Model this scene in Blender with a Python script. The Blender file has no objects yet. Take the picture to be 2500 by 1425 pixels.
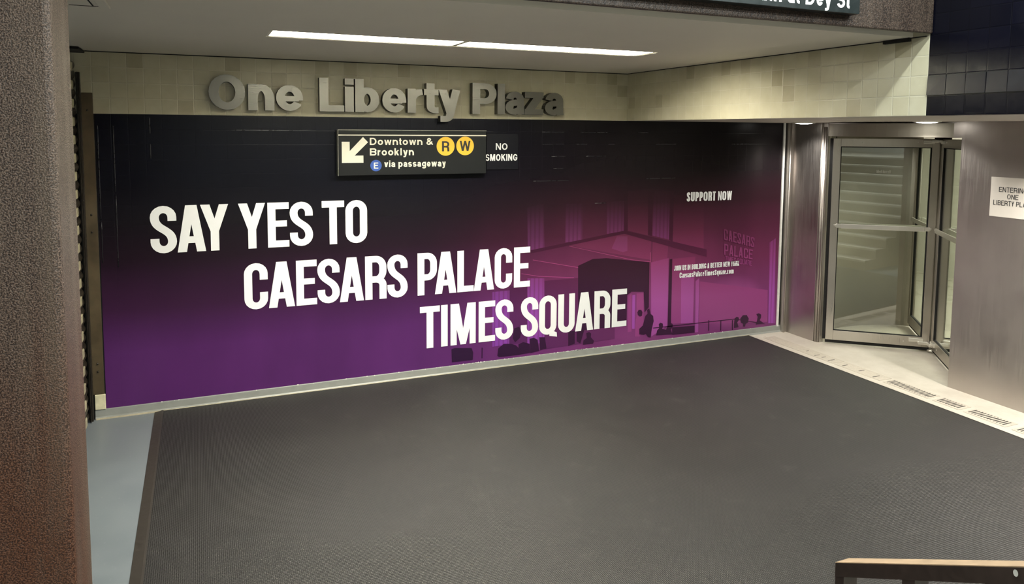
import bpy, bmesh, math, random
from mathutils import Vector, Matrix
from mathutils.geometry import tessellate_polygon, delaunay_2d_cdt

SC = bpy.context.scene
COL = SC.collection

# ---------------------------------------------------------------- camera
F_PX, YAW, PITCH, ROLL = 1795.52, 0.403693, 0.0841834, 0.0070758
CAM = Vector((0.0, -6.2179, 2.2))
def camera():
    cy, sy = math.cos(YAW), math.sin(YAW)
    f = Vector((sy*math.cos(PITCH), cy*math.cos(PITCH), -math.sin(PITCH)))
    r = Vector((cy, -sy, 0)); u = r.cross(f)
    r2 = r*math.cos(ROLL) + u*math.sin(ROLL)
    u2 = -r*math.sin(ROLL) + u*math.cos(ROLL)
    cd = bpy.data.cameras.new('camera')
    cd.sensor_fit = 'HORIZONTAL'; cd.sensor_width = 36.0
    cd.lens = F_PX/2500*36.0
    cd.shift_y = -(712.5-470.27)/2500
    cd.clip_start = 0.02; cd.clip_end = 100
    o = bpy.data.objects.new('camera', cd); COL.objects.link(o)
    m = Matrix((r2, u2, -f)).transposed().to_4x4(); m.translation = CAM
    o.matrix_world = m
    SC.camera = o
camera()

# ---------------------------------------------------------------- world, exposure, room lamps
SC.view_settings.view_transform = 'Standard'
SC.view_settings.look = 'None'
SC.view_settings.exposure = 0.46
SC.view_settings.gamma = 1.0
SC.view_settings.use_curve_mapping = False
w = bpy.data.worlds.new('world'); SC.world = w; w.use_nodes = True
w.node_tree.nodes['Background'].inputs[0].default_value = (0.8, 0.9, 1.0, 1)
w.node_tree.nodes['Background'].inputs[1].default_value = 0.06

def area(name, loc, sx, sy, power, col, rot=(0, 0, 0)):
    l = bpy.data.lights.new(name, 'AREA'); l.shape = 'RECTANGLE'
    l.size = sx; l.size_y = sy; l.energy = power; l.color = col
    o = bpy.data.objects.new(name, l); COL.objects.link(o)
    o.location = loc; o.rotation_euler = rot
    return o
COOL = (0.93, 1.0, 0.97)
WARM = (1.0, 0.90, 0.66)
# two rows of station ceiling strip lights beyond the beam (they cast the two beam shadows on the cream tiles)
area('station_strip_light', (2.1, -3.80, 3.42), 3.4, 0.05, 42, COOL)
area('station_strip_light', (2.1, -4.53, 3.42), 3.4, 0.05, 42, COOL)
area('station_strip_light', (1.6, -8.0, 4.4), 3.0, 0.6, 230, COOL)  # unseen lamp added over the stairs as fill for the alcove
# lobby ceiling light behind the revolving door
area('lobby_light', (8.9, -1.2, 2.8), 1.2, 2.4, 210, (1.0, 0.97, 0.90))
SLOT_E, DOWN_E = 82.0, 7.0
def spot(name, loc, power, col, deg=130, blend=.7, r=.06):
    l = bpy.data.lights.new(name, 'SPOT'); l.energy = power; l.color = col; l.spot_size = math.radians(deg); l.spot_blend = blend; l.shadow_soft_size = r
    o = bpy.data.objects.new(name, l); COL.objects.link(o); o.location = loc
    return o
# the beams of the downlights along the soffit (two in view, two more added out of view to brighten the mat's right)
for yy, pw in ((-.43, 52), (-1.815, 34), (-3.2, 150), (-4.58, 150)): spot('downlight_beam', (5.72, yy, 2.27), pw, (1.0, .95, .88))

# ---------------------------------------------------------------- small helpers
class MB:
    """collects geometry for ONE mesh object"""
    def __init__(s): s.v = []; s.f = []; s.m = []; s.sm = []
    def add(s, vs, fs, mi=0, smooth=False):
        n = len(s.v); s.v += [tuple(p) for p in vs]
        for f in fs: s.f.append([i+n for i in f]); s.m.append(mi); s.sm.append(smooth)
    def box(s, x0, x1, y0, y1, z0, z1, mi=0, bev=0.0):
        if x0 > x1: x0, x1 = x1, x0
        if y0 > y1: y0, y1 = y1, y0
        if z0 > z1: z0, z1 = z1, z0
        bm = bmesh.new()
        vs = [bm.verts.new((x, y, z)) for x in (x0, x1) for y in (y0, y1) for z in (z0, z1)]
        for q in ((0,1,3,2),(4,6,7,5),(0,4,5,1),(2,3,7,6),(0,2,6,4),(1,5,7,3)):
            bm.faces.new([vs[i] for i in q])
        if bev > 0:
            bmesh.ops.bevel(bm, geom=bm.edges[:], offset=min(bev, .45*min(x1-x0, y1-y0, z1-z0)), segments=3, profile=.5, affect='EDGES')
        s.bm(bm, mi)
    def bm(s, bm, mi=0, smooth=False, M=None):
        bm.verts.index_update()
        vs = [(M @ v.co) if M else v.co.copy() for v in bm.verts]
        s.add(vs, [[v.index for v in f.verts] for f in bm.faces], mi, smooth)
        bm.free()
    def obox(s, c, ux, hx, hy, z0, z1, mi=0, bev=0.0):
        """box turned in plan: c=(x,y) centre, ux=unit direction of its length, half length hx, half width hy"""
        t = MB(); t.box(-hx, hx, -hy, hy, z0, z1, 0, bev)
        a = Vector((ux[0], ux[1])); b = Vector((-ux[1], ux[0]))
        s.add([(c[0]+p[0]*a.x+p[1]*b.x, c[1]+p[0]*a.y+p[1]*b.y, p[2]) for p in t.v], t.f, mi)
    def cyl(s, x, y, r, z0, z1, mi=0, n=32, smooth=True):
        vs = [(x+r*math.cos(2*math.pi*i/n), y+r*math.sin(2*math.pi*i/n), z) for z in (z0, z1) for i in range(n)]
        s.add(vs, [[i, (i+1) % n, n+(i+1) % n, n+i] for i in range(n)], mi, smooth)
        s.add(vs, [list(range(n))[::-1], [n+i for i in range(n)]], mi)
    def tube(s, P, r, mi=0, n=12):
        P = [Vector(p) for p in P]; rings = []
        for i, p in enumerate(P):
            d = (P[min(i+1, len(P)-1)]-P[max(i-1, 0)]).normalized()
            a = d.orthogonal().normalized(); b = d.cross(a)
            rings.append([p+a*r*math.cos(2*math.pi*k/n)+b*r*math.sin(2*math.pi*k/n) for k in range(n)])
        vs = [q for rg in rings for q in rg]
        fs = [[i*n+k, i*n+(k+1) % n, (i+1)*n+(k+1) % n, (i+1)*n+k] for i in range(len(P)-1) for k in range(n)]
        s.add(vs, fs, mi, True)
        s.add(vs, [list(range(n))[::-1], [(len(P)-1)*n+k for k in range(n)]], mi)
    def prism(s, prof, fn0, fn1, mi=0, smooth=False):
        """profile polygon swept between two placing functions, with end caps"""
        n = len(prof); vs = [fn0(*p) for p in prof]+[fn1(*p) for p in prof]
        s.add(vs, [[i, (i+1) % n, n+(i+1) % n, n+i] for i in range(n)], mi, smooth)
        s.add(vs, [list(range(n))[::-1], [n+i for i in range(n)]], mi)
    def build(s, name, mats, parent=None, recalc=True):
        me = bpy.data.meshes.new(name)
        me.from_pydata([tuple(v) for v in s.v], [], s.f)
        for m in (mats if isinstance(mats, (list, tuple)) else [mats]): me.materials.append(m)
        for p, mi, sm in zip(me.polygons, s.m, s.sm): p.material_index = mi; p.use_smooth = sm
        if recalc:
            bm = bmesh.new(); bm.from_mesh(me)
            bmesh.ops.remove_doubles(bm, verts=bm.verts[:], dist=1e-6)
            bmesh.ops.recalc_face_normals(bm, faces=bm.faces[:]); bm.to_mesh(me); bm.free()
        me.update()
        o = bpy.data.objects.new(name, me); COL.objects.link(o)
        # origin at the base of the piece
        xs, ys, zs = zip(*s.v)
        c = Vector(((min(xs)+max(xs))/2, (min(ys)+max(ys))/2, min(zs)))
        me.transform(Matrix.Translation(-c))
        o.location = c
        if parent is not None:
            o.parent = parent
            o.location = c - wloc(parent)
        return o
def wloc(o):
    p = Vector((0, 0, 0))
    while o is not None: p = p + o.location; o = o.parent
    return p
def empty(name, loc):
    o = bpy.data.objects.new(name, None); COL.objects.link(o); o.location = loc
    o.empty_display_size = .05
    return o
def tag(o, label, cat, group=None):
    o['label'] = label; o['category'] = cat
    if group: o['group'] = group
    return o
def struct(o, label=None):
    o['kind'] = 'structure'
    if label: o['label'] = label
    return o

# ---------------------------------------------------------------- materials
def lin(r, g, b):
    f = lambda c: (c/255)/12.92 if c/255 <= .04045 else ((c/255+.055)/1.055)**2.4
    return (f(r), f(g), f(b), 1)
class NT:
    def __init__(s, tree): s.t = tree
    def n(s, typ, **kw):
        nd = s.t.nodes.new('ShaderNode'+typ)
        ins = kw.pop('i', {})
        for k, v in kw.items(): setattr(nd, k, v)
        for k, v in ins.items():
            if isinstance(v, bpy.types.NodeSocket): s.t.links.new(v, nd.inputs[k])
            else: nd.inputs[k].default_value = v
        return nd
    def math(s, op, a, b=None, c=None):
        i = {0: a}
        if b is not None: i[1] = b
        if c is not None: i[2] = c
        return s.n('Math', operation=op, i=i).outputs[0]
    def mix(s, fac, a, b, mode='MIX'):
        return s.n('MixRGB', blend_type=mode, i={0: fac, 1: a, 2: b}).outputs[0]
    def ramp(s, fac, stops, interp='LINEAR'):
        nd = s.n('ValToRGB', i={0: fac}); cr = nd.color_ramp; cr.interpolation = interp
        while len(cr.elements) < len(stops): cr.elements.new(.5)
        for e, (p, c) in zip(cr.elements, stops): e.position = p; e.color = c
        return nd.outputs[0]
    def maprange(s, v, a, b, c=0., d=1., smooth=False):
        return s.n('MapRange', interpolation_type='SMOOTHSTEP' if smooth else 'LINEAR', i={0: v, 1: a, 2: b, 3: c, 4: d}).outputs[0]
    def pos(s):
        g = s.n('NewGeometry'); x = s.n('SeparateXYZ', i={0: g.outputs['Position']})
        return g.outputs['Position'], x.outputs[0], x.outputs[1], x.outputs[2]
    def vec(s, x, y, z): return s.n('CombineXYZ', i={0: x, 1: y, 2: z}).outputs[0]
    def noise(s, vec, scale, detail=3., rough=.5):
        return s.n('TexNoise', i={'Vector': vec, 'Scale': scale, 'Detail': detail, 'Roughness': rough}).outputs['Fac']
    def scalev(s, v, x, y, z): return s.n('VectorMath', operation='MULTIPLY', i={0: v, 1: (x, y, z)}).outputs[0]
    def bump(s, h, strength, dist, normal=None):
        i = {'Strength': strength, 'Distance': dist, 'Height': h}
        if normal is not None: i['Normal'] = normal
        return s.n('Bump', i=i).outputs[0]
def mat(name):
    m = bpy.data.materials.new(name); m.use_nodes = True
    t = NT(m.node_tree); b = m.node_tree.nodes['Principled BSDF']
    return m, t, b
def setb(t, b, **kw):
    names = {'col': 'Base Color', 'rough': 'Roughness', 'metal': 'Metallic', 'normal': 'Normal', 'spec': 'Specular IOR Level',
             'coat': 'Coat Weight', 'coatr': 'Coat Roughness', 'aniso': 'Anisotropic', 'anir': 'Anisotropic Rotation', 'tan': 'Tangent'}
    for k, v in kw.items():
        s = b.inputs[names[k]]
        if isinstance(v, bpy.types.NodeSocket): t.t.links.new(v, s)
        else: s.default_value = v
def plain(name, col, rough=.5, metal=0., var=.12, scale=30., **kw):
    """painted / plastic surface with a little uneven tone and sheen"""
    m, t, b = mat(name)
    p, x, y, z = t.pos()
    n = t.noise(p, scale, 4)
    c = t.mix(1., col, t.ramp(n, [(0.3, (1-var,)*3+(1,)), (.7, (1,)*3+(1,))]), 'MULTIPLY')
    setb(t, b, col=c, rough=t.maprange(n, .3, .7, max(rough-.06, .02), rough+.06), metal=metal, **kw)
    return m
def glow(name, col, e):
    m, t, b = mat(name)
    setb(t, b, col=(.9, .9, .9, 1))
    b.inputs['Emission Color'].default_value = col
    b.inputs['Emission Strength'].default_value = e
    return m

TP = 0.1143            # tile pitch
def tile_nodes(t, u, v, u0, v0, joint=.022, tilt=1.0):
    """height field of square wall tiles: every tile tilted a little its own way, recessed joints. returns (height, joint mask, random per tile)"""
    a = t.math('DIVIDE', t.math('SUBTRACT', u, u0), TP); c = t.math('DIVIDE', t.math('SUBTRACT', v, v0), TP)
    iu, iv = t.math('FLOOR', a), t.math('FLOOR', c)
    fu, fv = t.math('SUBTRACT', a, iu), t.math('SUBTRACT', c, iv)
    wn = t.n('TexWhiteNoise', noise_dimensions='2D', i={'Vector': t.vec(iu, iv, 0.)})
    sp = t.n('SeparateColor', i={0: wn.outputs['Color']})
    r1, r2, r3 = sp.outputs[0], sp.outputs[1], sp.outputs[2]
    du = t.math('MULTIPLY', t.math('SUBTRACT', r1, .5), t.math('SUBTRACT', fu, .5))
    dv = t.math('MULTIPLY', t.math('SUBTRACT', r2, .5), t.math('SUBTRACT', fv, .5))
    e = t.math('MINIMUM', t.math('MINIMUM', fu, t.math('SUBTRACT', 1., fu)), t.math('MINIMUM', fv, t.math('SUBTRACT', 1., fv)))
    edge = t.maprange(e, joint*.5, joint*2.2, 0., 1., True)
    h = t.math('ADD', edge, t.math('MULTIPLY', t.math('ADD', du, dv), tilt))
    return h, t.math('SUBTRACT', 1., t.maprange(e, joint*.45, joint*.8)), r3

def cream_tile(name, axis):
    m, t, b = mat(name)
    p, x, y, z = t.pos()
    u = x if axis == 'x' else y
    h, jm, r = tile_nodes(t, u, z, (-.588 if axis == 'x' else -3.23), 2.3035, .022, .5)
    base = t.ramp(r, [(0., lin(170, 163, 136)), (.05, lin(175, 168, 142)), (.06, lin(189, 184, 158)), (.9, lin(193, 188, 162)), (1., lin(197, 193, 169))])
    c = t.mix(jm, base, lin(202, 198, 180))
    nz = t.noise(p, 9., 3)
    setb(t, b, col=t.mix(.10, c, t.ramp(nz, [(.3, lin(150, 140, 110)), (.7, lin(235, 232, 220))])), rough=.28,
         normal=t.bump(t.math('ADD', h, t.math('MULTIPLY', nz, .25)), .55, .0016))
    return m
def dark_tile(name):
    m, t, b = mat(name)
    p, x, y, z = t.pos()
    h, jm, r = tile_nodes(t, y, z, -3.23, 2.3035, .022, 1.2)
    c = t.mix(jm, t.ramp(r, [(0., lin(10, 10, 18)), (1., lin(12, 12, 22))]), lin(8, 8, 14))
    nz = t.noise(p, 25., 3)
    setb(t, b, col=c, rough=t.maprange(nz, .3, .7, .14, .22), spec=.18, normal=t.bump(t.math('ADD', h, t.math('MULTIPLY', nz, .12)), .22, .0016))
    return m

def poster_group():
    g = bpy.data.node_groups.new('printed_colour', 'ShaderNodeTree')
    g.interface.new_socket('Color', in_out='OUTPUT', socket_type='NodeSocketColor')
    t = NT(g); p, x, y, z = t.pos()
    zz = t.math('DIVIDE', z, 2.4)
    L = t.ramp(zz, [(.0, lin(118, 58, 142)), (.20, lin(110, 54, 132)), (.34, lin(76, 40, 80)), (.50, lin(44, 28, 44)), (.62, lin(28, 25, 34)), (.75, lin(15, 18, 33)), (1., lin(9, 14, 34))])
    Rr = t.ramp(zz, [(.0, lin(168, 84, 158)), (.2, lin(178, 88, 162)), (.36, lin(156, 70, 122)), (.50, lin(112, 52, 84)), (.62, lin(70, 38, 52)), (.75, lin(40, 31, 36)), (1., lin(18, 16, 22))])
    f = t.maprange(x, 1.6, 4.3, 0., 1., True)
    c = t.mix(1., t.mix(f, L, Rr), (.52, .50, .50, 1), 'MULTIPLY')
    out = t.n('Mix')  # placeholder so the tree has a stable layout
    t.t.nodes.remove(out)
    go = g.nodes.new('NodeGroupOutput'); g.links.new(c, go.inputs[0])
    return g
PG = poster_group()
def print_mat(name, mul, tint=None, add=0.0):
    m, t, b = mat(name)
    g = m.node_tree.nodes.new('ShaderNodeGroup'); g.node_tree = PG
    p, x, y, z = t.pos()
    c = t.mix(1., g.outputs[0], (mul[0], mul[1], mul[2], 1), 'MULTIPLY')
    if tint: c = t.mix(add, c, tint)
    else: c = t.mix(t.maprange(z, 1.12, 1.62, 0., .96, True), c, g.outputs[0])
    if name == 'vinyl_print_fluted':
        fl = t.math('SINE', t.math('MULTIPLY', x, 2*math.pi/.045))
        c = t.mix(t.maprange(fl, .0, 1., 0., .6), c, g.outputs[0])
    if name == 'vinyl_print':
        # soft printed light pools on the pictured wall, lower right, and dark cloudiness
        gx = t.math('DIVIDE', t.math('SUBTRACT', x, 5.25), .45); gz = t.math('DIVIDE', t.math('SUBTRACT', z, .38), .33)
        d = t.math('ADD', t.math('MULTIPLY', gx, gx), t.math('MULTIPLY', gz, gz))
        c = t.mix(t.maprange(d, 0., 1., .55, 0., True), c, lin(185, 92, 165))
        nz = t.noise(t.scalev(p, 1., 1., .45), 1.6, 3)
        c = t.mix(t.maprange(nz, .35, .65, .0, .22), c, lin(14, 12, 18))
    h, jm, r = tile_nodes(t, x, z, -.588, 2.3035, .014, 1.5)
    # the vinyl lies tighter over the tiles towards the top corners
    wgt = t.math('ADD', t.maprange(z, 1.2, 2.2, .12, .8), t.maprange(x, -.3, -.6, 0., .4))
    nz2 = t.noise(p, 40., 2)
    setb(t, b, col=c, rough=.27, spec=.24, normal=t.bump(t.math('MULTIPLY', t.math('ADD', h, t.math('MULTIPLY', nz2, .35)), wgt), .30, .0012))
    return m

def steel(name, col=(.56, .525, .49, 1), rough=.40, vertical=True, var=.06, bmp=.008):
    m, t, b = mat(name)
    p, x, y, z = t.pos()
    s = t.scalev(p, 60., 60., .8) if vertical else t.scalev(p, .8, .8, 90.)
    n = t.noise(s, 4., 3)
    big = t.noise(p, 1.7, 4, .6)
    c = t.mix(1., col, t.ramp(n, [(.25, (1-var,)*3+(1,)), (.75, (1, 1, 1, 1))]), 'MULTIPLY')
    c = t.mix(1., c, t.ramp(big, [(.3, (.86, .85, .85, 1)), (.7, (1, 1, 1, 1))]), 'MULTIPLY')
    r = t.math('ADD', t.maprange(n, .3, .7, rough-.05, rough+.07), t.maprange(big, .3, .7, -.04, .06))
    setb(t, b, col=c, rough=r, metal=1., normal=t.bump(n, bmp, .0006))
    return m
def orange_peel(name, top, low, s=165., streak=.55, rust=True):
    """thick brown paint, coarsely stippled, with runs and rust stains"""
    m, t, b = mat(name)
    p, x, y, z = t.pos()
    n = t.noise(p, s, 2, .55)
    st = t.noise(t.scalev(p, 14., 14., .5), 1., 4, .6)
    c = t.mix(t.maprange(n, .42, .62), top, low)
    c = t.mix(t.maprange(st, .45, .72, 0., streak), c, lin(120, 106, 92))
    if rust:
        rs = t.noise(t.scalev(p, 6., 6., 1.2), 1., 4, .6)
        zf = t.maprange(z, 2.0, .9, 0., 1., True)
        c = t.mix(t.math('MULTIPLY', t.maprange(rs, .3, .65, .1, .85), zf), c, t.mix(t.maprange(n, .40, .62), lin(52, 26, 14), lin(112, 66, 40)))
    setb(t, b, col=c, rough=.42, normal=t.bump(n, .9, .004))
    return m

def mat_rubber():
    m, t, b = mat('ribbed_rubber')
    p, x, y, z = t.pos()
    k = 2*math.pi
    a = t.math('SINE', t.math('MULTIPLY', x, k/.0095))
    c2 = t.math('SINE', t.math('MULTIPLY', y, k/.0125))
    h = t.math('MAXIMUM', a, t.math('MULTIPLY', c2, .9))
    n = t.noise(p, 2.2, 5, .6); n2 = t.noise(p, 60., 3)
    base = t.mix(t.maprange(h, -.2, .9), lin(13, 13, 12), lin(42, 41, 39))
    c = t.mix(t.maprange(n, .35, .7, .0, .45), base, lin(43, 41, 39))
    c = t.mix(t.maprange(n2, .55, .8, .0, .3), c, lin(58, 56, 54))
    n3 = t.noise(p, 5.5, 6, .7)
    c = t.mix(t.maprange(n3, .58, .78, 0., .35), c, lin(80, 78, 74))
    setb(t, b, col=c, rough=.5, normal=t.bump(h, .5, .0022))
    return m
def paint_floor(name, col, scuff, rough=.38):
    m, t, b = mat(name)
    p, x, y, z = t.pos()
    n = t.noise(p, 3., 5, .6); n2 = t.noise(t.scalev(p, 3., 1., 1.), 18., 3)
    c = t.mix(t.maprange(n, .35, .7, 0., .5), col, scuff)
    c = t.mix(t.maprange(n2, .62, .75, 0., .35), c, scuff)
    setb(t, b, col=c, rough=t.maprange(n, .3, .7, rough-.08, rough+.1), normal=t.bump(n, .1, .002))
    return m
def glass(name, tint, ior=1.5):
    m, t, b = mat(name)
    f0 = ((ior-1)/(ior+1))**2*1.45
    fc = t.n('LayerWeight', i={'Blend': .5}).outputs['Facing']
    fr = t.math('ADD', f0, t.math('MULTIPLY', t.math('POWER', fc, 5.), 1-f0))
    tr = t.n('BsdfTransparent', i={'Color': tint})
    gl = t.n('BsdfGlossy', i={'Color': (1, 1, 1, 1), 'Roughness': .015})
    mx = t.n('MixShader', i={0: fr, 1: tr.outputs[0], 2: gl.outputs[0]})
    out = m.node_tree.nodes['Material Output']
    m.node_tree.links.new(mx.outputs[0], out.inputs['Surface'])
    return m

M = dict(
    cream_a=cream_tile('cream_tile_back', 'x'), cream_b=cream_tile('cream_tile_side', 'y'), dark_tile=dark_tile('navy_tile'),
    ceil=plain('ceiling_paint', lin(232, 227, 214), .6, var=.04, scale=3.), soffit=plain('soffit_paint', lin(205, 198, 186), .5, var=.05, scale=5.),
    black=plain('black_void', lin(14, 13, 13), .8), grey_curb=plain('grey_curb_paint', lin(138, 140, 136), .4, var=.12, scale=14.),
    curb_lip=plain('pale_curb_edge', lin(196, 186, 160), .5, var=.3, scale=25.), glue=plain('torn_white_backing', lin(235, 235, 230), .6),
    steel=steel('brushed_steel'), steel_h=steel('brushed_steel_header', vertical=False), frame=steel('door_frame_steel', (.60, .565, .51, 1), .33, True, .05),
    bright=steel('bright_steel', (.88, .86, .80, 1), .38, False, .04), letter=steel('letter_steel', (.19, .19, .18, 1), .33, False, .02, 0.0), letter_side=plain('letter_return', lin(70, 68, 60), .45, .7),
    peel=orange_peel('stippled_brown_paint', lin(45, 33, 28), lin(120, 101, 89), 205.), peel_b=orange_peel('stippled_brown_beam', lin(38, 30, 26), lin(74, 61, 53), 150., .15, False),
    rubber=mat_rubber(), rubber_edge=plain('rubber_border', lin(56, 51, 46), .5, var=.25, scale=40.),
    grey_floor=paint_floor('grey_floor_paint', lin(106, 113, 118), lin(124, 130, 134)), stone=paint_floor('pale_threshold', lin(196, 190, 178), lin(160, 152, 138), .35),
    stone_in=paint_floor('lobby_stone', lin(186, 182, 168), lin(206, 202, 190), .3),
    grate=plain('painted_grate', lin(190, 182, 168), .5, var=.25, scale=60.), slot=plain('grate_slot_dark', lin(38, 35, 32), .8),
    sign=plain('sign_charcoal', lin(26, 28, 30), .5, var=.03, spec=.15), sign2=plain('overhead_sign_black', lin(30, 36, 36), .35, var=.04), sign_edge_lit=plain('sign_edge_highlight', lin(150, 150, 140), .4, .6),
    cream_ink=plain('cream_ink', lin(224, 222, 206), .5, var=.02), white_ink=plain('white_ink', lin(240, 241, 242), .45, var=.02), black_ink=plain('black_ink', lin(22, 20, 16), .5),
    yellow=plain('yellow_disc', lin(232, 184, 56), .45, var=.03), blue=plain('blue_disc', lin(38, 74, 150), .45, var=.03), navy=plain('navy_plate', lin(8, 9, 19), .5, var=.0, spec=.2),
    paper=plain('white_notice', lin(238, 232, 222), .6, var=.02), text_grey=plain('notice_text', lin(60, 60, 62), .6),
    brown=plain('brown_gate_paint', lin(84, 71, 50), .45, var=.45, scale=9.), brown_dark=plain('dark_gate_metal', lin(46, 40, 34), .45, .3), endlock=plain('gate_endlock', lin(190, 182, 152), .4, .2, var=.3),
    curtain=plain('gate_curtain', lin(58, 52, 44), .4, .5), stub=plain('bare_cream_block', lin(226, 218, 184), .6, var=.25, scale=20.),
    railing=plain('railing_brown', lin(62, 50, 45), .4, var=.3, scale=50.), railtop=plain('worn_tan_rail_top', lin(186, 157, 126), .5, var=.2, scale=30.),
    glass=glass('door_glass', (.90, .92, .88, 1), 1.6), drum=plain('drum_lining', lin(168, 163, 150), .55, .1, var=.08, scale=4.), lobby=plain('lobby_wall', lin(222, 220, 208), .6, var=.04),
    diffuser=glow('lamp_diffuser', (1.0, .945, .79, 1), SLOT_E), lamp_lip=plain('lamp_frame_white', lin(240, 238, 226), .4, var=.02), downlamp=glow('downlight_lens', (1.0, .96, .88, 1), DOWN_E),
    station=plain('station_wall', lin(185, 184, 178), .5), step=plain('stair_tread', lin(165, 160, 150), .5, var=.2), nosing=plain('stair_nosing', lin(225, 222, 210), .5),
    glint_ridge=plain('glossy_glint_ridge', lin(20, 18, 26), .30, var=.0, spec=1.0),
    glint_tile=plain('glint_navy_tile', lin(16, 17, 26), .34, var=.3, scale=30., spec=.8),
    etched=plain('etched_white', lin(225, 225, 215), .5),
)
P_KINDS = {'L': print_mat('vinyl_print_fluted', (1.55, 1.65, 2.2)), 'M': print_mat('vinyl_print_lit', (1.3, 1.2, 1.2)), 'M2': print_mat('vinyl_print_bright', (1.6, 1.7, 1.8)),
           'D': print_mat('vinyl_print_dim', (.60, .62, .62)), 'K': print_mat('vinyl_print_dark', (.26, .30, .30), lin(34, 26, 32), .3), 'N': print_mat('vinyl_print_line', (2.4, 2.3, 2.2))}
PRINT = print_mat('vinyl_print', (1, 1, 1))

# ---------------------------------------------------------------- lettering: every glyph drawn as strokes and plates
def arc(cx, cy, rx, ry, a0, a1, n=10):
    return [(cx+rx*math.cos(math.radians(a0+(a1-a0)*i/n)), cy+ry*math.sin(math.radians(a0+(a1-a0)*i/n))) for i in range(n+1)]
def bez(p0, p1, p2, p3, n=12):
    r = []
    for i in range(n+1):
        k = i/n; q = 1-k
        r.append(tuple(q**3*p0[d]+3*q*q*k*p1[d]+3*q*k*k*p2[d]+k**3*p3[d] for d in (0, 1)))
    return r
def ribbon(P, closed, a, b):
    """outline quads of a pen a wide / b high (half sizes) drawn along P"""
    k = b/a; Q = []
    for p in P:
        q = (p[0]*k, p[1])
        if not Q or math.hypot(q[0]-Q[-1][0], q[1]-Q[-1][1]) > 1e-5: Q.append(q)
    if closed and math.hypot(Q[0][0]-Q[-1][0], Q[0][1]-Q[-1][1]) < 1e-5: Q.pop()
    n = len(Q); E = []
    for i in range(n):
        d = []
        for j0, j1 in ((i-1, i), (i, i+1)):
            if closed: p, q = Q[j0 % n], Q[j1 % n]
            elif j0 < 0 or j1 >= n: continue
            else: p, q = Q[j0], Q[j1]
            l = math.hypot(q[0]-p[0], q[1]-p[1]); d.append(((q[0]-p[0])/l, (q[1]-p[1])/l))
        nx, ny = -sum(v[1] for v in d), sum(v[0] for v in d); l = math.hypot(nx, ny) or 1; nx /= l; ny /= l
        c = max(.45, nx*-d[0][1]+ny*d[0][0])
        E.append(((Q[i][0]+nx*b/c)/k, Q[i][1]+ny*b/c, (Q[i][0]-nx*b/c)/k, Q[i][1]-ny*b/c))
    out = []
    for i in range(n if closed else n-1):
        l, m2 = E[i], E[(i+1) % n]
        out.append([(l[0], l[1]), (m2[0], m2[1]), (m2[2], m2[3]), (l[2], l[3])])
    return out
def rect(x0, x1, y0, y1): return [(x0, y0), (x1, y0), (x1, y1), (x0, y1)]

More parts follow.
